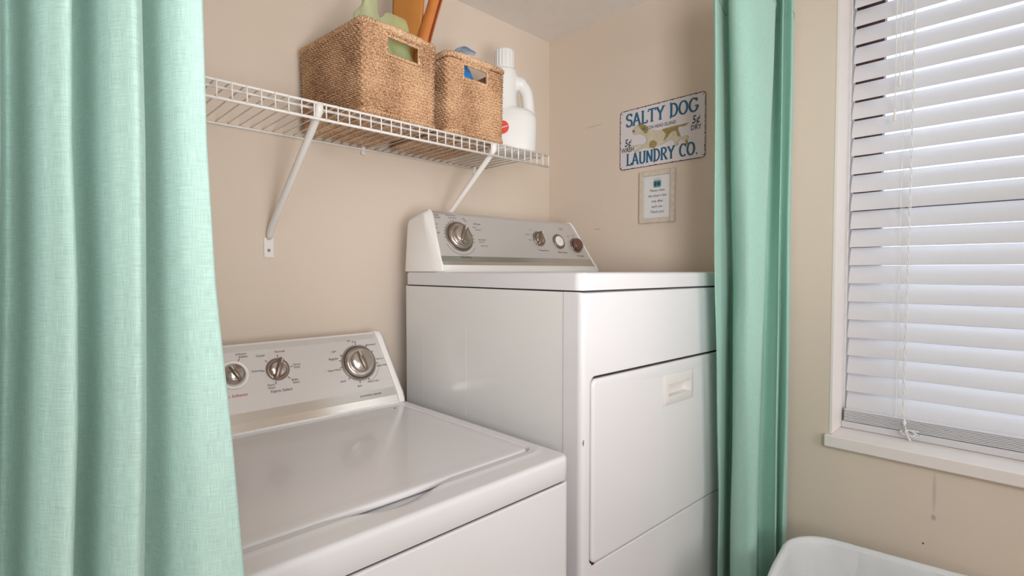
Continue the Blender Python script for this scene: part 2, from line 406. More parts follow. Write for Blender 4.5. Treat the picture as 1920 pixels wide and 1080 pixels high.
def knob(parent, Mx, u, v, R, ang, style):
    """dial on face plane Mx at (u,v)"""
    T = Mx @ Matrix.Translation((u, v, 0))
    def prof(bm, rs, seg=40):
        loft(bm, [[(r*math.cos(2*PI*k/seg), r*math.sin(2*PI*k/seg), h) for k in range(seg)] for r, h in rs], True, True)
        return bm
    def fin(name, bm, m, par):
        bm.transform(T); return obj(name, bm, m, par, smooth=True, bevel=.0)
    e = .0006
    if style == 'big':
        k = fin('dial', prof(bmesh.new(), [(R, .0002), (R, .0022), (R*.955, .0030), (R*.93, .0030), (R*.92, .0012), (R*.86, .0012)]), 'bronze_plastic', parent)
        fin('knob_skirt', prof(bmesh.new(), [(R*.86, .001), (R*.87, .006), (R*.80, .0105), (R*.66, .012), (R*.62, .011), (R*.60, .014), (R*.585, .022), (R*.56, .0235)]), 'chrome', k)
        g, gh, gb = R*.60, .019, .030
    elif style == 'ringed':
        k = fin('dial', prof(bmesh.new(), [(R, .0002), (R, .0035), (R*.96, .005), (R*.84, .005), (R*.80, .0015), (R*.75, .001)]), 'plastic', parent)
        fin('knob_skirt', prof(bmesh.new(), [(R*.74, .001), (R*.75, .006), (R*.70, .010), (R*.55, .012), (R*.52, .018), (R*.50, .019)]), 'chrome', k)
        g, gh, gb = R*.62, .015, .026
    elif style == 'button':
        k = fin('dial', prof(bmesh.new(), [(R, .0002), (R, .004), (R*.9, .006), (R*.78, .006), (R*.72, .002)]), 'bronze_plastic', parent)
        fin('button', prof(bmesh.new(), [(R*.70, .001), (R*.70, .007), (R*.6, .0085), (R*.3, .0075)]), 'plastic', k); return
    elif style == 'round':
        k = fin('dial', prof(bmesh.new(), [(R, .0002), (R, .003), (R*.9, .004)]), 'bronze_plastic', parent)
        fin('knob_skirt', prof(bmesh.new(), [(R*.82, .003), (R*.8, .014), (R*.7, .018), (R*.4, .019)]), 'redbrown', k); return
    else:
        k = fin('dial', prof(bmesh.new(), [(R, .0002), (R, .003), (R*.93, .005), (R*.72, .006), (R*.68, .004), (R*.66, .004)]), 'bronze_plastic', parent)
        fin('knob_skirt', prof(bmesh.new(), [(R*.66, .003), (R*.64, .008), (R*.6, .009)]), 'chrome', k)
        g, gh, gb = R*1.02, .005, .021
    bm = bmesh.new(); L_ = []
    for i in range(13):
        t = -1+2*i/12; w = R*.17*(1-.35*abs(t)**2) if style in ('big', 'ringed') else R*.24*(1-.25*t*t)
        y = g*t*.98; c = math.cos(t*PI/2*.86)**.45
        h = gh+(gb-gh)*c*(1.0 if style in ('big', 'ringed') else (.85+.15*t))
        L_.append([(-w, y, gh-.006), (-w*.95, y, h-.003), (-w*.55, y, h), (w*.55, y, h), (w*.95, y, h-.003), (w, y, gh-.006)])
    loft(bm, L_); bm.transform(Matrix.Rotation(ang, 4, 'Z')); fin('knob_grip', bm, 'bronze_plastic', k)
    bm = bmesh.new(); box(bm, -.0011, .0011, g*.45, g*.93, gb-.006, gb+(.0003 if style in ('big', 'ringed') else .0004))
    bm.transform(Matrix.Rotation(ang, 4, 'Z')); fin('pointer_mark', bm, 'plastic', k)
def ticks(bm, Mx, u, v, r0, r1, degs, w=.0007):
    for d in degs:
        a = math.radians(d); c, s = math.cos(a), math.sin(a)
        q = [(r0*c-w*s, r0*s+w*c), (r1*c-w*s, r1*s+w*c), (r1*c+w*s, r1*s-w*c), (r0*c+w*s, r0*s-w*c)]
        bm.faces.new([bm.verts.new(Mx @ Vector((u+a_, v+b_, .0007))) for a_, b_ in q])
def arc(bm, Mx, u, v, r, w, d0, d1, n=40):
    P = []
    for i in range(n+1):
        a = math.radians(d0+(d1-d0)*i/n); P.append([bm.verts.new(Mx @ Vector((u+q*math.cos(a), v+q*math.sin(a), .0006))) for q in (r-w, r+w)])
    for a, b in zip(P[:-1], P[1:]): bm.faces.new((a[0], a[1], b[1], b[0]))
def words(bm, Mx, L_):
    for s, u, v, sz in L_: text_bm(bm, s, sz, Mx @ Matrix.Translation((u, v, .0007)))

washer = thing('washing_machine', 'white top-loading washing machine with silver control panel, left of the dryer', 'washer', (.114, .655, 0))
WW, WD = .686, .70
# top deck as a height field: rolled edges, lid well, finger scoop
def smooth01(t): t = np.clip(t, 0, 1); return t*t*(3-2*t)
def sdrr(x, y, x0, x1, y0, y1, r):
    cx, cy, hx, hy = (x0+x1)/2, (y0+y1)/2, (x1-x0)/2-r, (y1-y0)/2-r
    dx, dy = np.abs(x-cx)-hx, np.abs(y-cy)-hy
    return np.hypot(np.maximum(dx, 0), np.maximum(dy, 0))+np.minimum(np.maximum(dx, dy), 0)-r
LX0, LX1, LY0, LY1 = .030, .652, .078, .582
ed = [0, .0004, .0012, .0025, .0045, .007, .009, .012]
gx = np.array(ed+list(np.linspace(.0155, WW-.0155, 236))+[WW-e_ for e_ in ed[::-1]])
gy = np.array(ed+list(np.linspace(.0155, WD-.0155, 240))+[WD-e_ for e_ in ed[::-1]])
X, Y = np.meshgrid(gx, gy, indexing='ij')
d = -sdrr(X, Y, 0, WW, 0, WD, .022); d = np.clip(d, 0, None); R_ = .009
Z = np.where(d < R_, -R_+np.sqrt(np.clip(R_**2-(R_-d)**2, 0, None)), 0)
sd = sdrr(X, Y, LX0-.004, LX1+.004, LY0-.004, LY1+.003, .026)
t = (X-.325)/.165; bump = np.where(np.abs(t) < 1, (.5+.5*np.cos(PI*t))**1.15, 0)*.042
sc = (LY0-.002-bump)-Y; sc = np.where(Y < LY0+.02, np.maximum(sc, -1), sc)
well = smooth01((.0005-sd)/.0045)*.013
scoop = smooth01((-(sc)-0)/.03)*.0135*(bump > .0006)*(Y < LY0+.03)
Z = Z-np.maximum(well, scoop)
# raised soft lip around the well
Z += .0016*np.exp(-((sd-.017)/.007)**2)*(d > .012)
# pull corner vertices onto the rounded plan outline
def roundcorner(X, Y, w, h, r):
    X2, Y2 = X.copy(), Y.copy()
    for cx, cy, sx, sy in ((r, r, -1, -1), (w-r, r, 1, -1), (r, h-r, -1, 1), (w-r, h-r, 1, 1)):
        dx, dy = (X-cx)*sx, (Y-cy)*sy; m = (dx > 0) & (dy > 0)
        mx = np.maximum(dx, dy); L = np.hypot(dx, dy)+1e-9; f = mx/L
        X2 = np.where(m, cx+sx*dx*f, X2); Y2 = np.where(m, cy+sy*dy*f, Y2)
    return X2, Y2
X2, Y2 = roundcorner(X, Y, WW, WD, .022)
d2 = np.clip(-sdrr(X2, Y2, 0, WW, 0, WD, .022), 0, None)
Zr = np.where(d2 < R_, -R_+np.sqrt(np.clip(R_**2-(R_-d2)**2, 0, None)), 0); Z = np.where(d < .02, Zr+(Z-np.where(d < R_, -R_+np.sqrt(np.clip(R_**2-(R_-d)**2, 0, None)), 0)), Z)
nx, ny = X.shape; V = np.stack([X2.ravel(), Y2.ravel(), (Z+ZW).ravel()], 1); I = np.arange(nx*ny).reshape(nx, ny)
Fq = np.stack([I[:-1, :-1], I[1:, :-1], I[1:, 1:], I[:-1, 1:]], -1).reshape(-1, 4).tolist()
ring = list(I[:, 0])+list(I[-1, 1:])+list(I[-2::-1, -1])+list(I[0, -2:0:-1]); ring = [int(r) for r in ring]
V = V.tolist(); base = len(V)
n = len(ring); prev = ring
for dz, ins_ in ((.0105, 0), (.047, 0), (.0485, .0012), (.049, .003)):
    cur = []
    for r in ring:
        x_, y_ = V[r][0], V[r][1]; cx_, cy_ = WW/2, WD/2
        V.append([x_+(ins_ if x_ < cx_ else -ins_), y_+(ins_ if y_ < cy_ else -ins_), ZW-dz]); cur.append(len(V)-1)
    for i in range(n): j = (i+1) % n; Fq.append([prev[j], prev[i], cur[i], cur[j]])
    prev = cur
Fq.append(prev[::-1])
npobj('top_deck', V, Fq, 'enamel', washer)
# lid
bm = bmesh.new()
loft(bm, slab_loops(LX0, LX1, LY0, LY1, .024, [(.004, ZW-.012), (.0005, ZW-.010), (0, ZW-.0075), (.0008, ZW-.004), (.003, ZW-.0014), (.007, ZW-.0002), (.013, ZW), (.03, ZW-.0002), (.045, ZW-.001)], k=8))
lid = obj('lid', bm, 'enamel', washer, smooth=True)
bm = bmesh.new(); tube(bm, [(LX1-.035, LY1-.03, ZW-.001), (LX1-.035, LY1-.03, ZW+.0004)], .0022, 10); obj('lid_bumper', bm, 'dark', lid)
# cabinet
bm = bmesh.new(); loft(bm, [[(a, b, z) for a, b in rr(.006, WW-.006, .008, WD-.004, .016)] for z in (.03, ZW-.048)]); obj('cabinet', bm, 'dark', washer, smooth=False)  # core coloured dark so the seam below the deck lip looks shaded
bm = bmesh.new(); loft(bm, [[(a, b, z) for a, b in rr(.002+i_, WW-.002-i_, .002+i_, .05, [.002, .002, .014, .014])] for i_, z in ((.003, .03), (0, .034), (0, ZW-.0575), (.0012, ZW-.0548), (.003, ZW-.0542))]); obj('front_panel', bm, 'enamel', washer, smooth=False, bevel=.0)
for x0, x1 in ((.002, .02), (WW-.02, WW-.002)):
    bm = bmesh.new(); box(bm, x0, x1, .052, WD-.002, .03, ZW-.0525); obj('side_panel', bm, 'enamel_side', washer, bevel=.002)
for x in (.05, WW-.05):
    for y in (.05, WD-.05):
        bm = bmesh.new(); tube(bm, [(x, y, 0), (x, y, .012), (x, y, .031)], [.022, .022, .012], 12); obj('foot', bm, 'dark', washer)
cons = bpy.data.objects.new('control_panel', None); COL.objects.link(cons); cons.parent = washer; cons.location = (-.001, 0, ZW)
wp = [(.700, .0), (.700, .178), (.692, .190), (.676, .194), (.668, .190), (.660, .178), (.606, .046), (.598, .024), (.594, .006), (.594, 0)]
lean = console(cons, WW+.004, wp, (.036, .036), zref=0)
def facing(parent, W_, pr, lean, i0, i1, inset=.034, th=.0018, name='fascia', m='panel', grow=0):
    bm = bmesh.new(); L_ = []
    for (y, z) in pr[i0:i1]:
        L_.append((y, z))
    rows = []
    for (y, z), nrm in zip(L_, range(len(L_))):
        a, b = inset+lean(z), W_-inset-lean(z, -1)
        rows.append([(a, y-th, z), (b, y-th, z), (b, y+.001, z), (a, y+.001, z)])
    loft(bm, rows); return obj(name, bm, m, parent)
facing(cons, WW+.004, wp, lean, 4, 7)
facing(cons, WW+.004, wp, lean, 6, 9, name='trim_strip', m='strip')
Mw = face_mtx((0, .606-.0022, .046), (0, .660-.0022, .178))
s_ = .006   # recalibration of v: plane origin sits higher
knob(cons, Mw, .2483, .0895, .033, math.radians(28), 'ringed')
knob(cons, Mw, .347, .0897, .0275, math.radians(-22), 'small')
knob(cons, Mw, .5585, .0798, .0475, math.radians(14), 'big')
bm = bmesh.new()
ticks(bm, Mw, .2483, .0895, .034, .041, (65, 150)); ticks(bm, Mw, .347, .0897, .030, .037, (83, 135, 180, 5, -45, -105))
ticks(bm, Mw, .5585, .0798, .049, .056, (90, 55, 30, 152, 168, 188, 228, 262, 292, -8), .0009); arc(bm, Mw, .5585, .0798, .0495, .0004, 95, 440)
arc(bm, Mw, .5585, .0798, .059, .0003, -70, -8)
words(bm, Mw, [('Softener', .270, .137, .0072), ('Added', .274, .130, .0072), ('Casual', .312, .128, .0075), ('Normal', .358, .1335, .0075), ('Heavy', .394, .0965, .0072), ('Duty', .394, .0895, .0072),
    ('Delicate', .300, .092, .0072), ('Bulky', .384, .059, .0072), ('Items', .386, .052, .0072), ('Hand', .326, .054, .0072), ('Wash', .327, .047, .0072), ('Fabric Select', .349, .0375, .0098),
    ('Off', .540, .142, .0072), ('Rinse', .556, .139, .006), ('Handwash', .603, .126, .0072), ('Light', .494, .118, .0072), ('Regular', .490, .098, .0085), ('Super Wash', .487, .068, .0072), ('Normal', .622, .083, .0068),
    ('Quick Wash', .626, .064, .0072), ('Soak', .505, .036, .0078), ('Spin', .548, .017, .0078), ('Rinse & Spin', .590, .024, .0068), ('AUTOMATIC WASHER', .575, -.012, .0062)])
obj('dial_lettering', bm, 'ink', cons)['kind'] = 'stuff'
bm = bmesh.new(); words(bm, Mw, [('Fabric Softener', .243, .041, .0100)]); obj('red_lettering', bm, 'redink', cons)

# ------------------------------------------------------------ dryer (slightly turned)
DZ0, DZT = .372, 1.2775
dryer = thing('clothes_dryer', 'tall white clothes dryer with front door and silver control panel, under the signs', 'dryer', (.84, .66, 0), math.radians(-1.8))
DW, DD = .737, .700
bm = bmesh.new(); loft(bm, [[(a, b, z) for a, b in rr(i_, DW-i_, .01+i_, DD-.01, .02)] for i_, z in ((0, 0), (0, .36), (.002, .372))]); obj('pedestal', bm, 'enamel', dryer)
bm = bmesh.new()
loft(bm, slab_loops(0, DW, 0, DD, .022, [(.004, DZT-.039), (.001, DZT-.0385), (0, DZT-.037), (0, DZT-.009), (.0012, DZT-.0045), (.004, DZT-.0013), (.009, DZT)], k=7)); obj('top_panel', bm, 'enamel', dryer, smooth=True)
bm = bmesh.new(); box(bm, .006, DW-.006, .03, DD-.006, DZ0, DZT-.0395); obj('cabinet', bm, 'dark', dryer)
# side panels behind the front shell
for x0, x1 in ((.0015, .02), (DW-.02, DW-.0015)):
    bm = bmesh.new(); box(bm, x0, x1, .0525, DD-.004, DZ0, DZT-.0418); obj('side_panel', bm, 'enamel_side', dryer, bevel=.0015)
bm = bmesh.new(); box(bm, .0013, .0016, .60, .6012, DZ0, DZT-.14)
box(bm, .0012, .0016, .395, .3962, DZ0, DZT-.14); obj('panel_crease', bm, 'enamel_side', dryer)
# front shell: frame around the door, corners wrapped to the side
zt, zb = DZT-.0415, DZ0
hx0, hx1, hz0, hz1 = .0285, DW-.0285, 1.28-.629, 1.28-.2235
k = 6; rows = []
for ins_, y in ((0, .0515), (0, .014), (.0012, .0075), (.004, .0028), (.008, .0008), (.014, .0002)):
    rows.append([(a, y, b) for a, b in rr(ins_, DW-ins_, zb, zt-min(ins_, .004)*.6, .0008, k)])
for g_, y in ((.0035, .0002), (.0015, .0008), (.0, .0025), (0, .012)):
    rows.append([(a, y, b) for a, b in rr(hx0-g_, hx1+g_, hz0-g_, hz1+g_, .018+g_, k)])
bm = bmesh.new(); loft(bm, rows, False, False); obj('front_panel', bm, 'enamel', dryer, smooth=True)
bm = bmesh.new(); box(bm, hx0-.004, hx1+.004, .011, .03, hz0-.004, hz1+.004); obj('door_well', bm, 'dark', dryer)
e_ = .0028; dx0, dx1, dz0, dz1 = hx0+e_, hx1-e_, hz0+e_, hz1-e_-.002
# door with a pocket for the handle
px0, px1, pz0, pz1 = .375-.072, .375+.072, 1.28-.333, 1.28-.257
rows = []
for ins_, y in ((.001, .011), (0, .003), (.0008, .0), (.0028, -.0022), (.006, -.0032), (.011, -.0035)):
    rows.append([(a, y, b) for a, b in rr(dx0+ins_, dx1-ins_, dz0+ins_, dz1-ins_, max(.016-ins_, .004), k)])
for y in (-.0035, .01): rows.append([(a, y, b) for a, b in rr(px0+.003, px1-.003, pz0+.003, pz1-.003, .003, k)])
bm = bmesh.new(); loft(bm, rows, False, False); door = obj('door', bm, 'enamel', dryer, smooth=True)
door.data.polygons.foreach_set('use_smooth', [True]*len(door.data.polygons))
rows = []
for (x0, x1, z0, z1), y in (((px0, px1, pz0, pz1), -.003), ((px0, px1, pz0, pz1), -.0055), ((px0+.0015, px1-.0015, pz0+.0015, pz1-.0015), -.0065),
        ((px0+.024, px1-.014, pz0+.020, pz1-.026), -.0062), ((px0+.028, px1-.018, pz0+.022, pz1-.028), .009)):
    rows.append([(a, y, b) for a, b in rr(x0, x1, z0, z1, .003, 3)])
bm = bmesh.new(); loft(bm, rows, False, True); obj('door_handle', bm, 'handle', door, bevel=.0012)
bm = bmesh.new(); box(bm, .0288, .045, .0005, .0105, hz0+.0002, hz0+.0026); obj('rust_spot', bm, 'rust', door)
bm = bmesh.new(); tube(bm, [(.0075, .0012, .915), (.0065, .0012, .921), (.008, .001, .928)], [.0006, .0016, .0008], 6, sx=1, sy=1); obj('paint_chip', bm, 'seam', dryer)
dc = bpy.data.objects.new('control_panel', None); COL.objects.link(dc); dc.parent = dryer; dc.location = (0, 0, DZT)
dp = [(.700, .0), (.694, .150), (.688, .163), (.618, .180), (.606, .180), (.595, .171), (.545, .046), (.539, .030), (.530, .020), (.526, .006), (.526, 0)]
lean2 = console(dc, DW, dp, (.008, .075), capw=.024, zref=0)
facing(dc, DW, dp, lean2, 4, 7, inset=.0245)
facing(dc, DW, dp, lean2, 6, 9, inset=.0245, name='trim_strip', m='strip')
Md = face_mtx((0, .545-.0022, .046), (0, .595-.0022, .171))
KD = (.1085, .0630)
knob(dc, Md, *KD, .048, math.radians(-28), 'big')
knob(dc, Md, .448, .0715, .027, math.radians(-28), 'small')
knob(dc, Md, .545, .065, .028, 0, 'button')
knob(dc, Md, .634, .0535, .029, 0, 'round')
bm = bmesh.new()
ticks(bm, Md, *KD, .050, .056, (100, 112, 124, 136, 148, 160, 172, 184, 50, 38, 8, -6, -18), .0008); arc(bm, Md, *KD, .059, .0005, 205, 325)
arc(bm, Md, *KD, .0505, .0004, 30, 200); ticks(bm, Md, .448, .0715, .029, .034, (150, 110, 190, 40, -10)); ticks(bm, Md, .634, .0535, .031, .035, (150, 90))
words(bm, Md, [('Wrinkle', .0370, .130, .0080), ('Shield', .0440, .122, .0080), ('Heavy Duty', .0930, .133, .0075), ('70 60 50 40', .0970, .124, .0065), ('Less', .1390, .125, .0065), ('Dry', .1450, .118, .0065), ('Delicate', .1880, .110, .0080), ('More', .1750, .098, .0065), ('Normal', .1870, .090, .0065),
    ('Automatic', .1930, .057, .0078), ('Normal', .1890, .049, .0065), ('Very Dry', .1960, .036, .0078), ('30', .0350, .100, .0065), ('20', .0320, .088, .0065), ('Off', .0340, .072, .0078), ('Timed Dry', .1150, -.003, .0085),
    ('Medium', .3990, .086, .0070), ('Low', .4190, .105, .0060), ('High', .4030, .066, .0070), ('Temperature', .4560, .029, .0090), ('Push to Start', .5510, .0235, .0090), ('End Signal', .6430, .012, .0090), ('Loud', .6030, .090, .0065), ('Off', .6330, .093, .0060)])
arc(bm, Md, .576, .090, .030, .0003, 60, 120, 12); arc(bm, Md, .576, .142, .030, .0003, 240, 300, 12); words(bm, Md, [('Lint', .577, .1165, .0078)])
obj('dial_lettering', bm, 'ink', dc)['kind'] = 'stuff'

# ------------------------------------------------------------ shelf
SZ = CZ+.372; SXL, SXR, SYF = -.13, 1.250, 1.122
shelf = thing('wire_shelf', 'white ventilated wire shelf on the back wall carrying two baskets', 'shelf', (.6, YB, SZ))
def sh(p): return (p[0]-.6, p[1]-YB, p[2]-SZ)
LIP = .037; rw = .0016
def rod(name, a, b, r, par=shelf): bm = bmesh.new(); tube(bm, [sh(a), sh(b)], r, 10); return obj(name, bm, 'wire', par, smooth=True)
rod('front_rail', (SXL, SYF, SZ-.003), (SXR, SYF, SZ-.003), .0030)
rod('front_rail', (SXL, SYF+.001, SZ-LIP), (SXR, SYF+.001, SZ-LIP), .0034)
rod('deck_rail', (SXL, SYF+.036, SZ-.005), (SXR, SYF+.036, SZ-.005), .0030)
rod('back_rail', (SXL, YB-.008, SZ-.005), (SXR, YB-.008, SZ-.005), .0032)
bm = bmesh.new(); P_ = [(0, -.007, 0), (0, SYF-YB+.002, 0), (0, SYF-YB-.0028, -.003), (0, SYF-YB-.0030, -LIP)]
tube(bm, P_, rw, 8); w0 = obj('deck_wire', bm, 'wire', shelf, smooth=True)
x = SXR-.002; first = True
while x > SXL:
    o = w0 if first else copy(w0, shelf); first = False; o.location = (x-.6, 0, 0); x -= .0273
for bx in (.497, 1.017):
    bm = bmesh.new()
    pts = [(bx, YB-.005, CZ+.086), (bx, YB-.012, CZ+.098), (bx, YB-.03, CZ+.12), (bx, SYF+.02, SZ-.035), (bx, SYF+.004, SZ-.018), (bx, SYF+.001, SZ-.002)]
    tube(bm, [sh(p) for p in pts], [.006, .0085, .0085, .0085, .0095, .0085], 12); br = obj('support_bracket', bm, 'wire', shelf, smooth=True)
    bm = bmesh.new(); box(bm, bx-.6-.0125, bx-.6+.0125, -.0035, 0, CZ+.036-SZ, CZ+.090-SZ); obj('foot_plate', bm, 'wire', br, bevel=.0015)
    bm = bmesh.new(); tube(bm, [sh((bx, YB-.0032, CZ+.055)), sh((bx, YB-.0055, CZ+.055))], [.0045, .003], 10); obj('screw', bm, 'steel', br)
for cx in (.772, 1.208, .25):
    bm = bmesh.new(); box(bm, cx-.6-.006, cx-.6+.006, -.012, 0, -.022, .003); tube(bm, [sh((cx, YB-.011, SZ-.013)), sh((cx, YB-.016, SZ-.013))], .004, 8)
    obj('wall_clip', bm, 'plastic', shelf, bevel=.002)

# ------------------------------------------------------------ baskets
def basket(x0, x1, y0, y1, H, hole, label, rz=0, cen=None):
    cx, cy = (x0+x1)/2, (y0+y1)/2
    if cen: hole = (hole[0]+cx, hole[1]+cx, hole[2], hole[3])
    root = thing('seagrass_basket', label, 'basket', ((cen or (cx, cy))[0], (cen or (cx, cy))[1], SZ+.0024), rz, 'woven baskets on the wire shelf')
    w, dpt = (x1-x0)/2, (y1-y0)/2; r = .014; hx0, hx1, hz0, hz1 = hole[0]-cx, hole[1]-cx, hole[2]-SZ, hole[3]-SZ
    loop = rr(-w+.006, w-.006, -dpt+.006, dpt-.006, r, 6); loop = [Vector((a, b, 0)) for a, b in loop]
    # resample evenly
    pts = []; nrm = []; S = []; s = 0; n = len(loop)
    for i in range(n):
        a, b = loop[i], loop[(i+1) % n]; L = (b-a).length
        if L < 1e-6: continue
        m = max(1, round(L/.0018)); t = (b-a)/L
        for q in range(m):
            pts.append(a.lerp(b, q/m)); nrm.append(Vector((t.y, -t.x, 0))); S.append(s+L*q/m)
        s += L
    nn = len(pts); pitch = .0076; per = 6; z0 = .006; nz = int((H-.012-z0)/pitch)*per
    PX = np.array([p[:2] for p in pts]); NX = np.array([p[:2] for p in nrm]); 
    # smooth normals at the corners
    NX = (NX+np.roll(NX, 1, 0)+np.roll(NX, -1, 0)); NX /= np.linalg.norm(NX, axis=1)[:, None]
    S = np.array(S); tot = s; nst = round(tot/.0125); V = []; 
    jit = rng.uniform(-.5, .5, (nz//per+2, 60))
    for j in range(nz+1):
        row = j//per; fr = (j % per)/per; b = math.sin(PI*fr)**.75 if fr > 0 else 0
        zw = np.array([noise.noise(Vector((q*14, row*.7, 1.3))) for q in S])*.0011
        jj = jit[row][(S/tot*59).astype(int)]
        ph = S/tot*nst + fr*1.05 + (row % 2)*.5 + jj*.30
        st = .5+.5*np.cos(2*PI*ph); st = st**.55
        dsp = .0105*b*(.12+.88*st) + .0010*jj - .0048
        z = z0+j*pitch/per; flare = .004*(z/H)
        P = PX+NX*(dsp+flare)[:, None]
        V.append(np.column_stack([P, z+zw]))
    inner = []
    for j in (0, 1, 2, 3, 4, 5, 6, 7, 8): inner.append(np.column_stack([PX-NX*.005, np.full(nn, z0+(H-.012-z0)*j/8)]))
    V = np.concatenate(V); F_ = []
    def inhole(p, g=0): return p[1] < -dpt+.02 and hx0-g < p[0] < hx1+g and hz0-g < p[2] < hz1+g
    for j in range(nz):
        for i in range(nn):
            i2 = (i+1) % nn; a = j*nn+i
            if inhole(V[a]): continue
            F_.append((a, j*nn+i2, (j+1)*nn+i2, (j+1)*nn+i))
    body = npobj('woven_wall', V, F_, 'grass', root); body['kind'] = 'stuff'
    # inner lining with the same opening
    bm = bmesh.new(); t_ = .005
    ix0, ix1, iy0, iy1 = -w+.011, w-.011, -dpt+.011, dpt-.011
    def panel(f, umin, umax, hol=None):
        us = [umin, umax]; zs_ = [z0, H-.01]
        if hol: us = [umin, hx0, hx1, umax]; zs_ = [z0, hz0, hz1, H-.01]
        for a in range(len(us)-1):
            for c in range(len(zs_)-1):
                if hol and a == 1 and c == 1: continue
                bm.faces.new([bm.verts.new(f(u_, z_)) for u_, z_ in ((us[a], zs_[c]), (us[a+1], zs_[c]), (us[a+1], zs_[c+1]), (us[a], zs_[c+1]))])
    panel(lambda u_, z_: (u_, iy0, z_), ix0, ix1, True); panel(lambda u_, z_: (u_, iy1, z_), ix0, ix1)
    panel(lambda u_, z_: (ix0, u_, z_), iy0, iy1); panel(lambda u_, z_: (ix1, u_, z_), iy0, iy1)
    bmesh.ops.remove_doubles(bm, verts=bm.verts[:], dist=1e-5); obj('inner_wall', bm, 'grass', root)
    # base: coiled cords seen through the deck
    bm = bmesh.new(); q = -dpt+.008
    while q < dpt-.006: rope(bm, [(-w+.008, q, .0045), (w-.008, q, .0045)], .0040, seg=8, pitch=.011, step=.003); q += .0066
    bo = obj('base', bm, 'grass', root, smooth=True); bo['kind'] = 'stuff'
    def ring_path(z, off):
        l = rr(-w+.006-off, w-.006+off, -dpt+.006-off, dpt-.006+off, r+off, 5); return [(a, b, z+.0008*noise.noise(Vector((a*30, b*30, z)))) for a, b in l]+[(l[0][0], l[0][1], z)]
    bm = bmesh.new(); rope(bm, ring_path(H-.008, .003), .0078, pitch=.014, strands=4, amp=.2); obj('rim', bm, 'grass', root, smooth=True)
    bm = bmesh.new(); rope(bm, ring_path(.009, .001), .0062, pitch=.012, strands=4, amp=.22); obj('bottom_edging', bm, 'grass', root, smooth=True)
    yh = -dpt+.004; hm = [(a, yh, b) for a, b in rr(hx0, hx1, hz0, hz1, .004, 3)]
    bm = bmesh.new(); rope(bm, hm+[hm[0]], .0042, seg=10, pitch=.010, strands=4, amp=.2); obj('handle_opening', bm, 'grass', root, smooth=True)
    bm = bmesh.new(); rope(bm, [(hx0-.004, yh-.002, H-.010), (hx1+.004, yh-.002, H-.010)], .0105, seg=16, pitch=.0075, strands=4, amp=.18, step=.001); obj('handle_wrap', bm, 'grass', root, smooth=True)
    return root
basket(0, .230, 0, .308, .225, (-.045, .055, CZ+.527, CZ+.572), 'larger woven seagrass basket holding brown paper and green plastic', math.radians(5), (.7015, 1.284))
basket(.852, 1.066, 1.128, 1.432, .222, (.908, .998, CZ+.530, CZ+.570), 'smaller woven seagrass basket holding blue plastic, beside the detergent jug')

# green plastic in the first basket
def sheet(name, fn, nu, nv, m, th=.0, parent=None):
    V = [fn(i/nu, j/nv) for i in range(nu+1) for j in range(nv+1)]
    F_ = [(i*(nv+1)+j, (i+1)*(nv+1)+j, (i+1)*(nv+1)+j+1, i*(nv+1)+j+1) for i in range(nu) for j in range(nv)]
    o = npobj(name, V, F_, m, parent)
    if th: s = o.modifiers.new('thick', 'SOLIDIFY'); s.thickness = th; s.offset = 0
    return o
def nz_(x, y, z, s, a): return a*noise.noise(Vector((x*s, y*s, z*s)))
def greenfn(u, v):
    th = 2*PI*u; rx, ry = .092, .050
    pk = .17*math.exp(-((u-.640)/.055)**4)*(1-.9*abs((u-.64)/.06) if abs(u-.64) < .06 else .1)+.055*math.exp(-((u-.600)/.09)**2)+.044*math.exp(-((u-.80)/.085)**6)+.02*math.exp(-((u-.42)/.08)**2)
    h = .008+v*(.222+pk); c = .86+.14*math.sin(PI*min(v*1.1, 1)*.9)
    if v > .9: c *= 1-.10*((v-.9)/.1)**2
    x_ = .700+rx*math.cos(th)*c; y_ = 1.206+ry*math.sin(th)*c
    x_ += nz_(x_, y_, h, 26, .008)+nz_(x_, y_, h, 60, .004); y_ += nz_(y_, x_, h+3, 26, .012)
    x_ = max(.614, min(.788, x_)); y_ = max(1.150, min(1.418, y_))
    return (x_-.700, y_-1.206, h)
g = sheet('plastic_bag', greenfn, 110, 44, 'green', 0); g.location = (.700, 1.206, SZ+.005)
tag(g, 'translucent pale green plastic bag bunched inside the larger basket', 'bag')
# folded brown paper: two slabs leaning out of the basket
def lf(v): return (max(0, v-.38)/.62)**1.15
def paperbag(name, label, p0, p1, H, lean_, th, m, curl, edge=None):
    root = thing(name, label, 'paper bag', (p0[0], p0[1], SZ+.024))
    a = Vector((0, 0, 0)); b = Vector((p1[0]-p0[0], p1[1]-p0[1], 0)); nn_ = Vector((-b.y, b.x, 0)).normalized()
    for k_, off in enumerate((0, th)):
        def fn(u, v, off=off, k_=k_):
            z = H*v; q = a.lerp(b, u)+Vector((lean_[0], lean_[1], 0))*lf(v)
            q += nn_*(off*(1+.6*math.sin(PI*u)) + curl*math.sin(PI*u)*(.3+v) + nz_(u*.1, v*.3, k_*.5, 20, .003))
            return (q.x, q.y, z - (.012*k_*u))
        sheet('paper_panel', fn, 14, 24, m if k_ == 0 else 'paper2', .0012, root)
    if edge:
        bm = bmesh.new(); tube(bm, [tuple(b+Vector((lean_[0], lean_[1], 0))*lf(i/12)+Vector((0, 0, H*i/12))+nn_*curl*.05) for i in range(13)], .0032, 8); obj('folded_edge', bm, edge, root, smooth=True)
    return root
paperbag('paper_bag', 'flat amber brown paper bag standing upright in the larger basket', (.764, 1.268), (.804, 1.182), .475, (.014, -.006), .006, 'paper', -.004)
paperbag('paper_bag', 'curled rust-edged brown paper bag at the right end of the larger basket', (.782, 1.178), (.803, 1.152), .475, (.092, -.008), .006, 'paper2', -.012, 'rust')
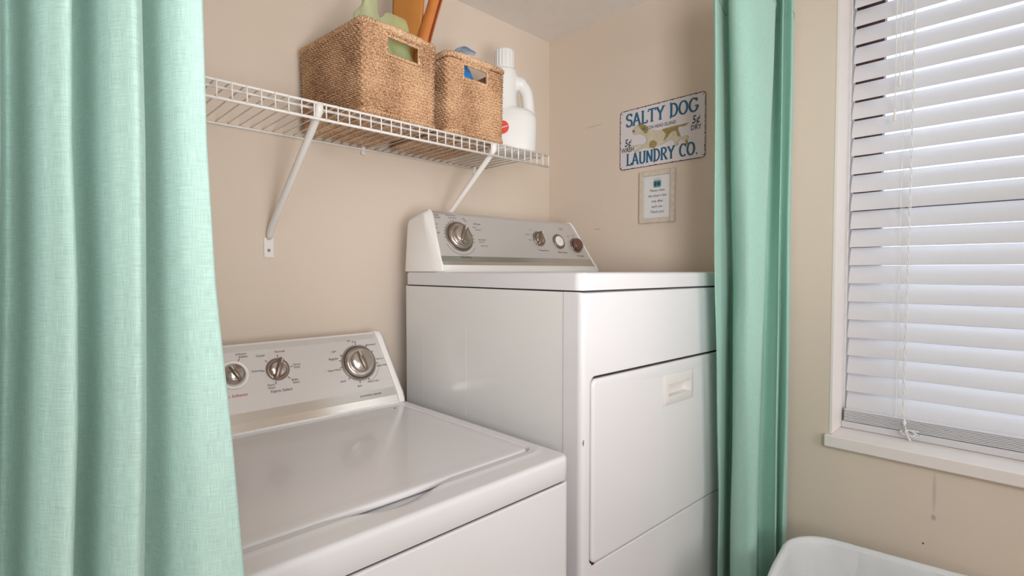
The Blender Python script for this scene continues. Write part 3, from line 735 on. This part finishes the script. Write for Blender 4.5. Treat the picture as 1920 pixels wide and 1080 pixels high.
# blue packet and pale flap in the second basket
def bluefn(u, v):
    th = 2*PI*u; c = math.sin(PI*(.14+.78*v))**.25; x_ = .074*math.cos(th)*c; y_ = .046*math.sin(th)*c
    top = .172-.066*math.tanh((x_-.026)*24); z = .012+top*v; z += nz_(x_, y_, v, 30, .006)*v
    x_ += nz_(x_, y_, z, 34, .008); y_ += nz_(y_, z, x_, 40, .006); return (max(-.082, min(.082, x_)), max(-.058, min(.07, y_)), max(z, .011))
b_ = sheet('plastic_packet', bluefn, 56, 30, 'bluebag', .0006); b_.location = (.957, 1.204, SZ)
tag(b_, 'bright blue patterned plastic packet showing in the handle hole of the smaller basket', 'packet')
def flapfn(u, v):
    t = u; a = .100*t**1.5; y_ = (v-.5)*.055*(1-.75*max(0, t-.55)/.45)
    z = .100*math.sin(min(1, t*1.55)*PI/2)-.012*max(0, t-.6)+.006*math.cos((v-.5)*PI)+nz_(a, y_, 0, 40, .004); return (a, y_, z)
f_ = sheet('plastic_sleeve', flapfn, 26, 12, 'paleblue', .0008, None); f_.location = (.928, 1.232, SZ+.188); f_.rotation_euler = (0, 0, math.radians(-8))
tag(f_, 'pale blue plastic sleeve curling up out of the smaller basket', 'sleeve')

# ------------------------------------------------------------ detergent jug
jug = thing('detergent_jug', 'white plastic detergent jug with ribbed cap at the right end of the shelf', 'jug', (1.172, 1.222, SZ+.002), math.radians(-44))
def ell(cx, cy, rx, ry, z, p=2.6, n=36):
    l = []
    for k_ in range(n):
        t = 2*PI*k_/n; c, s = math.cos(t), math.sin(t)
        l.append((cx+rx*abs(c)**(2/p)*math.copysign(1, c), cy+ry*abs(s)**(2/p)*math.copysign(1, s), z))
    return l
bm = bmesh.new()
loft(bm, [ell(.0, 0, .070, .034, .000), ell(.0, 0, .080, .044, .003), ell(0, 0, .087, .050, .014), ell(0, 0, .089, .052, .05), ell(0, 0, .090, .052, .100), ell(0, 0, .088, .051, .118), ell(-.003, 0, .080, .048, .134), ell(-.012, 0, .066, .042, .146)])
loft(bm, [ell(-.028, 0, .058, .047, .10, 2.4), ell(-.028, 0, .055, .046, .15, 2.4), ell(-.027, 0, .051, .045, .19, 2.2), ell(-.022, 0, .050, .045, .225, 2), ell(-.018, 0, .046, .043, .243, 2), ell(-.016, 0, .043, .042, .254, 2), ell(-.016, 0, .041, .041, .268, 2), ell(-.016, 0, .034, .034, .276, 2)])
hp = catmull([(-.01, 0, .222), (.020, 0, .232), (.042, 0, .222), (.056, 0, .198), (.061, 0, .165), (.064, 0, .125), (.062, 0, .10)], 5)
tube(bm, [tuple(p) for p in hp], [.024]*10+[.0205]*15+[.024]*(len(hp)-25), 16)
jb = obj('jug_body', bm, 'jug', jug, smooth=True)
rm = jb.modifiers.new('fuse', 'REMESH'); rm.mode = 'VOXEL'; rm.voxel_size = .0028; rm.use_smooth_shade = True
sm = jb.modifiers.new('soft', 'SMOOTH'); sm.factor = .6; sm.iterations = 9
bm = bmesh.new(); n_ = 72; L_ = []
for r_, z_, rb in ((.032, .271, 0), (.034, .272, 0), (.0345, .2745, 0), (.0345, .279, 0), (.0315, .2795, 1), (.0308, .331, 1), (.0292, .3345, .5), (.024, .336, 0)):
    L_.append([((r_+rb*.0008*(1 if k_ % 4 < 2 else -1))*math.cos(2*PI*k_/n_), (r_+rb*.0008*(1 if k_ % 4 < 2 else -1))*math.sin(2*PI*k_/n_), z_) for k_ in range(n_)])
loft(bm, L_); bmesh.ops.translate(bm, verts=bm.verts[:], vec=(-.016, 0, 0)); obj('screw_cap', bm, 'jug', jug, bevel=.0)
bm = bmesh.new()
def onbody(a, z): return (a, -.0530*(1-(abs(a)/.094)**2.6)**(1/2.6)-.0008, z)
c0 = bm.verts.new(onbody(-.022, .078)); rg = [bm.verts.new(onbody(-.022+.021*math.cos(2*PI*i/24), .078+.021*math.sin(2*PI*i/24))) for i in range(24)]
for i in range(24): bm.faces.new((c0, rg[i], rg[(i+1) % 24]))
M['redlogo'] = mat('red_orange_emblem', (222, 66, 40), .4); em = obj('emblem', bm, 'redlogo', jug, smooth=True)
bm = bmesh.new(); bm.faces.new([bm.verts.new(Vector(onbody(-.022+a_, .078+b_))+Vector((0, -.0006, 0))) for a_, b_ in ((-.016, -.004), (-.015, -.007), (.018, .003), (.019, .0055))])
obj('emblem_stripe', bm, 'plastic', em)

# ------------------------------------------------------------ tin sign on the right wall (u: along -y from its left edge, v: up)
def wallspace(y_left, z_bot, off): 
    m = Matrix(((0, 0, -1, XR-off), (-1, 0, 0, y_left), (0, 1, 0, z_bot), (0, 0, 0, 1))); return m
SGW, SGH = .327, .2135; sy, sz = 1.0995, CZ+.367
sign = thing('tin_sign', 'white tin laundry sign with running dog and blue lettering', 'sign', (XR, sy, sz))
def put(name, bm, m, par, off, root_loc, y_left, z_bot, **kw):
    bm.transform(Matrix.Translation((-root_loc[0], -root_loc[1], -root_loc[2])) @ wallspace(y_left, z_bot, off)); return obj(name, bm, m, par, **kw)
SL = (XR, sy, sz)
bm = bmesh.new(); loft(bm, [[(a, b, h) for a, b in rr(i_, SGW-i_, i_, SGH-i_, .012)] for i_, h in ((.001, .0), (0, .0006), (.0, .0020), (.0006, .0024))]); put('sign_plate', bm, 'sign', sign, .0005, SL, sy, sz)
# chipped rusty border: irregular dashes along the edge
bm = bmesh.new(); lp = rr(.0016, SGW-.0016, .0016, SGH-.0016, .011, 8); full = []
for i in range(len(lp)):
    a, b = Vector(lp[i]), Vector(lp[(i+1) % len(lp)]); n_ = max(1, int((b-a).length/.0022))
    for q in range(n_): full.append(a.lerp(b, q/n_))
for i in range(len(full)):
    a, b = full[i], full[(i+1) % len(full)]; t = (b-a).normalized(); n2 = Vector((-t.y, t.x))
    w = .0009+.0016*max(0, noise.noise(Vector((i*.21, 0, 0)))+.05)*2 + .0008*(noise.noise(Vector((i*.9, 5, 0))) > .1)
    if noise.noise(Vector((i*.33, 9, 2))) < -.22: w = .0004
    bm.faces.new([bm.verts.new((p.x, p.y, 0)) for p in (a-n2*.0012, b-n2*.0012, b+n2*w, a+n2*w)])
put('rusted_border', bm, 'signedge', sign, .0031, SL, sy, sz)
for a, b in ((.010, .010), (SGW-.010, .010), (.010, SGH-.010), (SGW-.010, SGH-.010)):
    bm = bmesh.new(); loft(bm, [[(a+r_*math.cos(2*PI*k_/10), b+r_*math.sin(2*PI*k_/10), h) for k_ in range(10)] for r_, h in ((.0021, .0), (.0021, .0007), (.0012, .0011))]); put('nail', bm, 'steel', sign, .0029, SL, sy, sz)
# hand-made slab letters
def arcp(cx, cy, rx, ry, a0, a1, n=10): return [(cx+rx*math.cos(math.radians(a0+(a1-a0)*i/n)), cy+ry*math.sin(math.radians(a0+(a1-a0)*i/n))) for i in range(n+1)]
GL = {
 'S': (.60, [arcp(.31, .75, .23, .22, 25, 270, 12)[:-1]+arcp(.30, .27, .25, .25, 90, -155, 12)], [(.53, .86, 1), (.07, .16, 1)]),
 'A': (.78, [[(.10, .03), (.38, .98)], [(.38, .98), (.68, .03)], [(.20, .36), (.58, .36)]], [(.10, .03, 0), (.68, .03, 0)]),
 'L': (.60, [[(.16, .97), (.16, .04)], [(.16, .04), (.55, .04), (.56, .22)]], [(.16, .97, 0), (.12, .03, 0)]),
 'T': (.72, [[(.36, .97), (.36, .03)], [(.05, .80), (.06, .96), (.66, .96), (.67, .80)]], [(.36, .03, 0)]),
 'Y': (.72, [[(.08, .97), (.36, .50)], [(.64, .97), (.36, .50)], [(.36, .50), (.36, .03)]], [(.08, .97, 0), (.64, .97, 0), (.36, .03, 0)]),
 'D': (.72, [[(.16, .97), (.16, .03)], [(.10, .96), (.28, .96)]+arcp(.28, .5, .35, .46, 90, -90, 14)+[(.10, .04)]], [(.10, .97, 1), (.10, .03, 1)]),
 'O': (.80, [arcp(.40, .5, .31, .46, 90, 452, 28)], []),
 'G': (.78, [arcp(.41, .5, .32, .46, 42, 345, 20)+[(.70, .40)], [(.50, .42), (.78, .42)]], [(.66, .86, 1)]),
 'U': (.74, [[(.14, .97), (.14, .30)]+arcp(.37, .28, .23, .25, 180, 360, 12)+[(.60, .97)]], [(.14, .97, 0), (.60, .97, 0)]),
 'N': (.76, [[(.14, .03), (.14, .97)], [(.14, .97), (.62, .03)], [(.62, .03), (.62, .97)]], [(.14, .03, 0), (.62, .97, 0), (.10, .97, 2)]),
 'R': (.72, [[(.16, .97), (.16, .03)], [(.10, .96), (.32, .96)]+arcp(.34, .73, .23, .23, 90, -90, 10)+[(.16, .50)], [(.34, .50), (.62, .03)]], [(.16, .03, 0), (.64, .03, 0), (.10, .97, 2)]),
 'C': (.70, [arcp(.40, .5, .31, .46, 48, 312, 20)], [(.62, .84, 1)]),
 '.': (.26, [[(.08, .07), (.20, .07)]], []), ' ': (.40, [], []),
}
def stroke(bm, P, w, z=0):
    P = [Vector(p) for p in P]; L_ = []
    for i, p in enumerate(P):
        t = (P[min(i+1, len(P)-1)]-P[max(i-1, 0)]).normalized(); n2 = Vector((-t.y, t.x)); ww = w*(.62+.38*abs(n2.x))
        L_.append((bm.verts.new((*(p+n2*ww), z)), bm.verts.new((*(p-n2*ww), z))))
    for a, b in zip(L_[:-1], L_[1:]): bm.faces.new((a[0], b[0], b[1], a[1]))
def letters(s, u0, v0, h, width):
    tot = sum(GL[c][0] for c in s); sc = width/tot; u = u0; lay = 0
    for c in s:
        wd, st, sf = GL[c]; lay = 1; bm = bmesh.new()
        for P in st: lay += 1; stroke(bm, [(u+x_*sc, v0+y_*h) for x_, y_ in P], h*.088*(1.0 if c != '.' else 1.3), lay*.000004)
        for x_, y_, t_ in sf:
            lay += 1
            if t_ == 0: stroke(bm, [(u+(x_-.14)*sc, v0+y_*h), (u+(x_+.14)*sc, v0+y_*h)], h*.055, lay*.000004)
            elif t_ == 1: stroke(bm, [(u+x_*sc, v0+(y_-.12)*h), (u+x_*sc, v0+(y_+.12)*h)], h*.055, lay*.000004)
        u += wd*sc
        if st: put('letter', bm, 'navy', sign, .0031, SL, sy, sz)
        else: bm.free()
letters('SALTY DOG', .026, .153, .046, .276); letters('LAUNDRY CO.', .028, .014, .043, .274)
bm = bmesh.new(); I4 = Matrix.Identity(4)
for s, u, v, szz, bo in (('HILTON HEAD ISLAND', .158, .134, .0128, .0002), ('WASH', .034, .070, .0185, .0004), ('DRY', .294, .102, .0185, .0004)):
    text_bm(bm, s, szz, Matrix.Translation((u, v, 0)) @ Matrix.Diagonal((1, 1.25, 1, 1)), bold=bo)
for u, v in ((.034, .095), (.293, .127)): text_bm(bm, '5¢', .032, Matrix.Translation((u, v, 0)) @ Matrix.Diagonal((.9, 1.15, 1, 1)), bold=.0006, font_shear=.15)
put('small_lettering', bm, 'navy2', sign, .00325, SL, sy, sz)
# dog painting, flat print; outline traced in the sign's own plane
def sg(px, py):
    top = 330-(px-35)*.264; botm = 1030-(px-35)*.176; return (SGW*(px-35)/1000*1.0, SGH*(botm-py)/(botm-top))
def poly(name, P, m, off, par=sign):
    bm = bmesh.new(); P = [tuple(p) for p in catmull([sg(*p) for p in P], 3, True)]
    f = bm.faces.new([bm.verts.new((a, b, 0)) for a, b in P]); bmesh.ops.triangulate(bm, faces=[f]); return put(name, bm, m, par, off, SL, sy, sz)
DOG = [(203, 540), (228, 505), (262, 478), (310, 458), (360, 470), (395, 505), (440, 525), (540, 525), (640, 492), (715, 470), (790, 468), (852, 436), (812, 486), (740, 498), (752, 560), (775, 610), (830, 590), (852, 615), (838, 650), (862, 700), (850, 722), (826, 700), (806, 655), (760, 650), (738, 672), (735, 706), (706, 720), (698, 680), (672, 648), (630, 655), (560, 700), (470, 742), (400, 748), (330, 752), (262, 802), (230, 792), (272, 752), (330, 726), (250, 738), (160, 782), (112, 762), (168, 730), (260, 712), (345, 700), (385, 660), (352, 600), (290, 585), (235, 592), (206, 572)]
poly('dog_painting', [(x_+(-6 if x_ < 480 else 6), y_) for x_, y_ in DOG], 'dogline', .00302); poly('dog_painting', DOG, 'dog', .00308)
poly('dog_painting', [(270, 470), (320, 462), (365, 478), (395, 515), (385, 560), (350, 575), (330, 540), (300, 520)], 'dog2', .00312)
poly('dog_painting', [(560, 525), (640, 500), (720, 478), (840, 450), (800, 484), (735, 500), (760, 600), (735, 600), (715, 540), (660, 560), (620, 620), (575, 660), (600, 580)], 'dog2', .00312)
poly('dog_painting', [(410, 690), (450, 650), (500, 680), (480, 735), (420, 742)], 'dog2', .00312)
poly('dog_painting', [(820, 650), (845, 655), (858, 705), (842, 715)], 'dog2', .00312)
poly('dog_painting', [(205, 545), (222, 535), (226, 556), (212, 562)], 'navy2', .00314)

# framed notice
NW, NH = .136, .180; ny_, nz0 = 1.0105, CZ+.1675; NL = (XR, ny_, nz0)
note = thing('framed_notice', 'small whitewashed wooden frame holding a printed notice below the tin sign', 'frame', NL)
bw = .0165
for (x0, x1, y0, y1) in ((0, bw, 0, NH), (NW-bw, NW, 0, NH), (bw, NW-bw, 0, bw), (bw, NW-bw, NH-bw, NH)):
    bm = bmesh.new(); box(bm, x0+.0002, x1-.0002, y0, y1, 0, .0135); put('frame_rail', bm, 'frame', note, .0005, NL, ny_, nz0, bevel=.002)
bm = bmesh.new(); box(bm, bw-.001, NW-bw+.001, bw-.001, NH-bw+.001, 0, .006); put('notice_card', bm, 'card', note, .0005, NL, ny_, nz0)
bm = bmesh.new()
for i, s in enumerate(('Please clean', "the dryer's lint", 'trap after', 'each use.', 'Thank you!')):
    text_bm(bm, s, .0118, Matrix.Translation((NW/2, .112-i*.0185, 0)), bold=.00012, font_shear=.1)
text_bm(bm, 'LAUNDRY', .006, Matrix.Translation((NW/2, .150, 0)))
put('notice_lettering', bm, 'ink', note, .0068, NL, ny_, nz0)
bm = bmesh.new(); loft(bm, [[(a, b, h) for a, b in rr(NW/2-.015, NW/2+.015, .122, .146, .005, 4)] for h in (0, .0002)]); put('notice_emblem', bm, 'teal', note, .0067, NL, ny_, nz0)
bm = bmesh.new()
for cx_, rx_, ry_ in ((NW/2-.007, .0045, .009), (NW/2+.005, .0065, .007)):
    bm.faces.new([bm.verts.new((cx_+rx_*math.cos(2*PI*k_/16), .134+ry_*math.sin(2*PI*k_/16), 0)) for k_ in range(16)])
put('notice_emblem', bm, 'navy2', note, .0070, NL, ny_, nz0)

# ------------------------------------------------------------ curtains and rod
RY, RZ = .545, CZ+.775
rodt = thing('curtain_rod', 'curtain rod across the laundry closet opening', 'rod', (.7, RY, RZ))
bm = bmesh.new(); tube(bm, [(-.84, 0, 0), (XR-.7, 0, 0)], .011, 14); obj('rod_tube', bm, 'trim', rodt, smooth=True)
for a, b in ((XR-.7-.012, XR-.7), (-.84, -.828)):
    bm = bmesh.new(); tube(bm, [(a, 0, 0), (b, 0, 0)], .024, 20); obj('rod_flange', bm, 'trim', rodt, bevel=.003)
def cloth(name, label, rowfn, z0, z1, nz, m, loc):
    """rowfn(z) -> list of (x,y); builds the drape with arc-length UVs"""
    V = []; UV = []; zs_ = np.linspace(z0, z1, nz); n = None
    for z in zs_:
        P = np.array(rowfn(z)); n = len(P); s = np.concatenate([[0], np.cumsum(np.hypot(*np.diff(P, axis=0).T))])
        V.append(np.column_stack([P[:, 0]-loc[0], P[:, 1]-loc[1], np.full(n, z-loc[2])])); UV.append(np.column_stack([s, np.full(n, z)]))
    V = np.concatenate(V); UV = np.concatenate(UV)
    F_ = [(j*n+i, j*n+i+1, (j+1)*n+i+1, (j+1)*n+i) for j in range(nz-1) for i in range(n-1)]
    root = thing(name, label, 'curtain', loc)
    c = npobj('drape', V, F_, m, root, uv=UV); return root
E = {0: [(.90, -.018), (1.07, -.014), (1.173, -.010), (1.268, -.006), (1.367, -.003), (1.465, -.001), (2.0, 0)],
     1: [(.90, .026), (1.052, .029), (1.164, .034), (1.267, .036), (1.373, .035), (1.478, .037), (2.0, .040)],
     2: [(.90, .066), (1.035, .070), (1.155, .074), (1.266, .076), (1.381, .078), (1.493, .078), (2.0, .080)],
     3: [(.60, .165), (.90, .156), (1.003, .146), (1.142, .137), (1.265, .127), (1.388, .122), (1.508, .121), (2.0, .120)]}
def ev(k_, z): a = E[k_]; return np.interp(z, [p[0] for p in a], [p[1] for p in a])
PATH = []
fold = [(.0, .500), (-.05, .520), (-.04, .550), (.06, .572), (.20, .562), (.34, .530), (.50, .506), (.66, .496), (.84, .491), (.96, .493)]
for kf in range(-3, 3):
    for (a, b) in fold:
        PATH.append((kf+a, b + (.004*math.sin(kf*2.1+a*3) if .2 < a < .9 else 0)))
PATH += [(3.0, .500), (3.0, .512), (2.93, .525)]
def left_row(z):
    e0, e1, e2, e3 = (ev(q, z) for q in range(4)); xs = [e0-3*.042, e0-2*.042, e0-.042, e0, e1, e2, e3]
    pts = [(np.interp(u_, [-3, -2, -1, 0, 1, 2, 3], xs)+nz_(u_, z*.5, 2, 2.2, .002), y_+nz_(u_*1.3, z*.6, 5, 2.5, .0035)) for u_, y_ in PATH]
    if z > 1.97: k_ = (z-1.97)/.10; pts = [(x_, y_*(1-.5*k_)+RY*.98*.5*k_) for x_, y_ in pts]
    return catmull(pts, 5)
cloth('curtain', 'seafoam green linen curtain hanging in the left foreground', left_row, .03, RZ+.03, 150, 'linen', (.0, .52, 0))
KT = [(1.287, .6), (1.283, .59), (1.342, .604), (1.401, .618), (1.375, .6), (1.296, .56), (1.322, .52), (1.408, .5), (1.445, .505), (1.507, .535), (1.533, .53), (1.469, .5), (1.455, .49), (1.522, .515), (1.52, .505), (1.505, .485), (1.537, .49), (1.591, .51)]
KM = [(1.320, .6), (1.308, .592), (1.40, .606), (1.465, .622), (1.440, .605), (1.360, .565), (1.330, .52), (1.372, .5), (1.400, .505), (1.47, .535), (1.49, .53), (1.465, .5), (1.460, .49), (1.535, .515), (1.53, .505), (1.510, .485), (1.545, .49), (1.596, .51)]
KB = [(1.356, .6), (1.346, .59), (1.398, .604), (1.47, .62), (1.451, .6), (1.348, .56), (1.328, .52), (1.337, .5), (1.371, .505), (1.46, .535), (1.477, .53), (1.465, .5), (1.463, .49), (1.546, .515), (1.533, .505), (1.513, .485), (1.55, .49), (1.6, .51)]
def right_row(z):
    zz = z-CZ; w = [np.interp(zz, [-.6, -.05, .7], v) for v in ([1, 0, 0], [0, 1, 0], [0, 0, 1])]
    pts = []
    for i, (a, b, c) in enumerate(zip(KB, KM, KT)):
        x_ = a[0]*w[0]+b[0]*w[1]+c[0]*w[2]; y_ = a[1]*w[0]+b[1]*w[1]+c[1]*w[2]
        pts.append((min(1.612, x_+nz_(i*.4, z, 1, 2.5, .004)), min(.624, y_+nz_(i*.4, z, 4, 2.5, .003))))
    return catmull(pts, 5)
rc = cloth('curtain', 'seafoam green curtain gathered against the right wall beside the window', right_row, .03, RZ+.03, 120, 'linen2', (1.45, .52, 0))
# stitched heading seam
bm = bmesh.new(); tube(bm, [(x_-1.45, y_-.52-.001, CZ+.69) for x_, y_ in right_row(CZ+.69)], .0012, 5); obj('heading_seam', bm, 'linen2', rc, smooth=True)

# ------------------------------------------------------------ waste bin with liner
BH = .60
wb = thing('waste_bin', 'white bin lined with a white plastic bag under the window', 'bin', (1.300, .182, 0), math.radians(8))
def blp(w, dd, r, z, amp=0, seed=0, k_=10):
    out = []
    base = rr(-w, w, -dd, dd, r, k_)
    # subdivide straight runs
    P = []
    for i in range(len(base)):
        a, b = Vector(base[i]), Vector(base[(i+1) % len(base)]); m = max(1, round((b-a).length/.02))
        for q in range(m): P.append(a.lerp(b, q/m))
    for i, p in enumerate(P):
        t = p.normalized(); q = amp*(noise.noise(Vector((p.x*22, p.y*22, seed)))+.6*noise.noise(Vector((p.x*60, p.y*60, seed*.4+z*8))))
        out.append((p.x+t.x*q, p.y+t.y*q, z))
    return out
R0 = .105
bm = bmesh.new(); loft(bm, [blp(.15, .185, .06, 0), blp(.152, .187, .06, .01), blp(.19, .232, .078, BH-.03), blp(.197, .239, .082, BH-.028), blp(.197, .239, .082, BH-.006), blp(.19, .232, .08, BH-.006), blp(.146, .18, .06, .012)], True, True)
obj('bin_body', bm, 'bin', wb, smooth=False, bevel=.002)
bm = bmesh.new(); Ls = []
# same base outline count for every ring: use scale of one outline
def ringl(s, z, amp, seed):
    base = blp(.200, .242, R0, 0)
    o = []
    for x_, y_, _ in base:
        p = Vector((x_, y_)); t = p.normalized(); q = amp*(noise.noise(Vector((x_*20, y_*20, seed)))+.7*noise.noise(Vector((x_*55, y_*55, seed*.5))))
        o.append((x_-t.x*s+t.x*q, y_-t.y*s+t.y*q, z+(.5*q if z > .4 else 0)))
    return o
prof = [(-.003, .38, .010), (-.004, .42, .008), (-.004, .46, .006), (-.005, .50, .005), (-.004, .54, .003), (-.006, .57, .0026), (-.007, .590, .002), (-.005, .5985, .0014), (.001, .603, .0012), (.007, .601, .0016), (.012, .590, .0024),
        (.015, .56, .005), (.021, .52, .010), (.027, .47, .014), (.032, .40, .012), (.042, .32, .014), (.055, .22, .014), (.07, .12, .012), (.10, .05, .008)]
loft(bm, [ringl(s_1, z_, a_, i*.35) for i, (s_1, z_, a_) in enumerate(prof)], False, True)
bmesh.ops.remove_doubles(bm, verts=bm.verts[:], dist=1e-6); obj('bin_liner', bm, 'bag', wb, smooth=True)
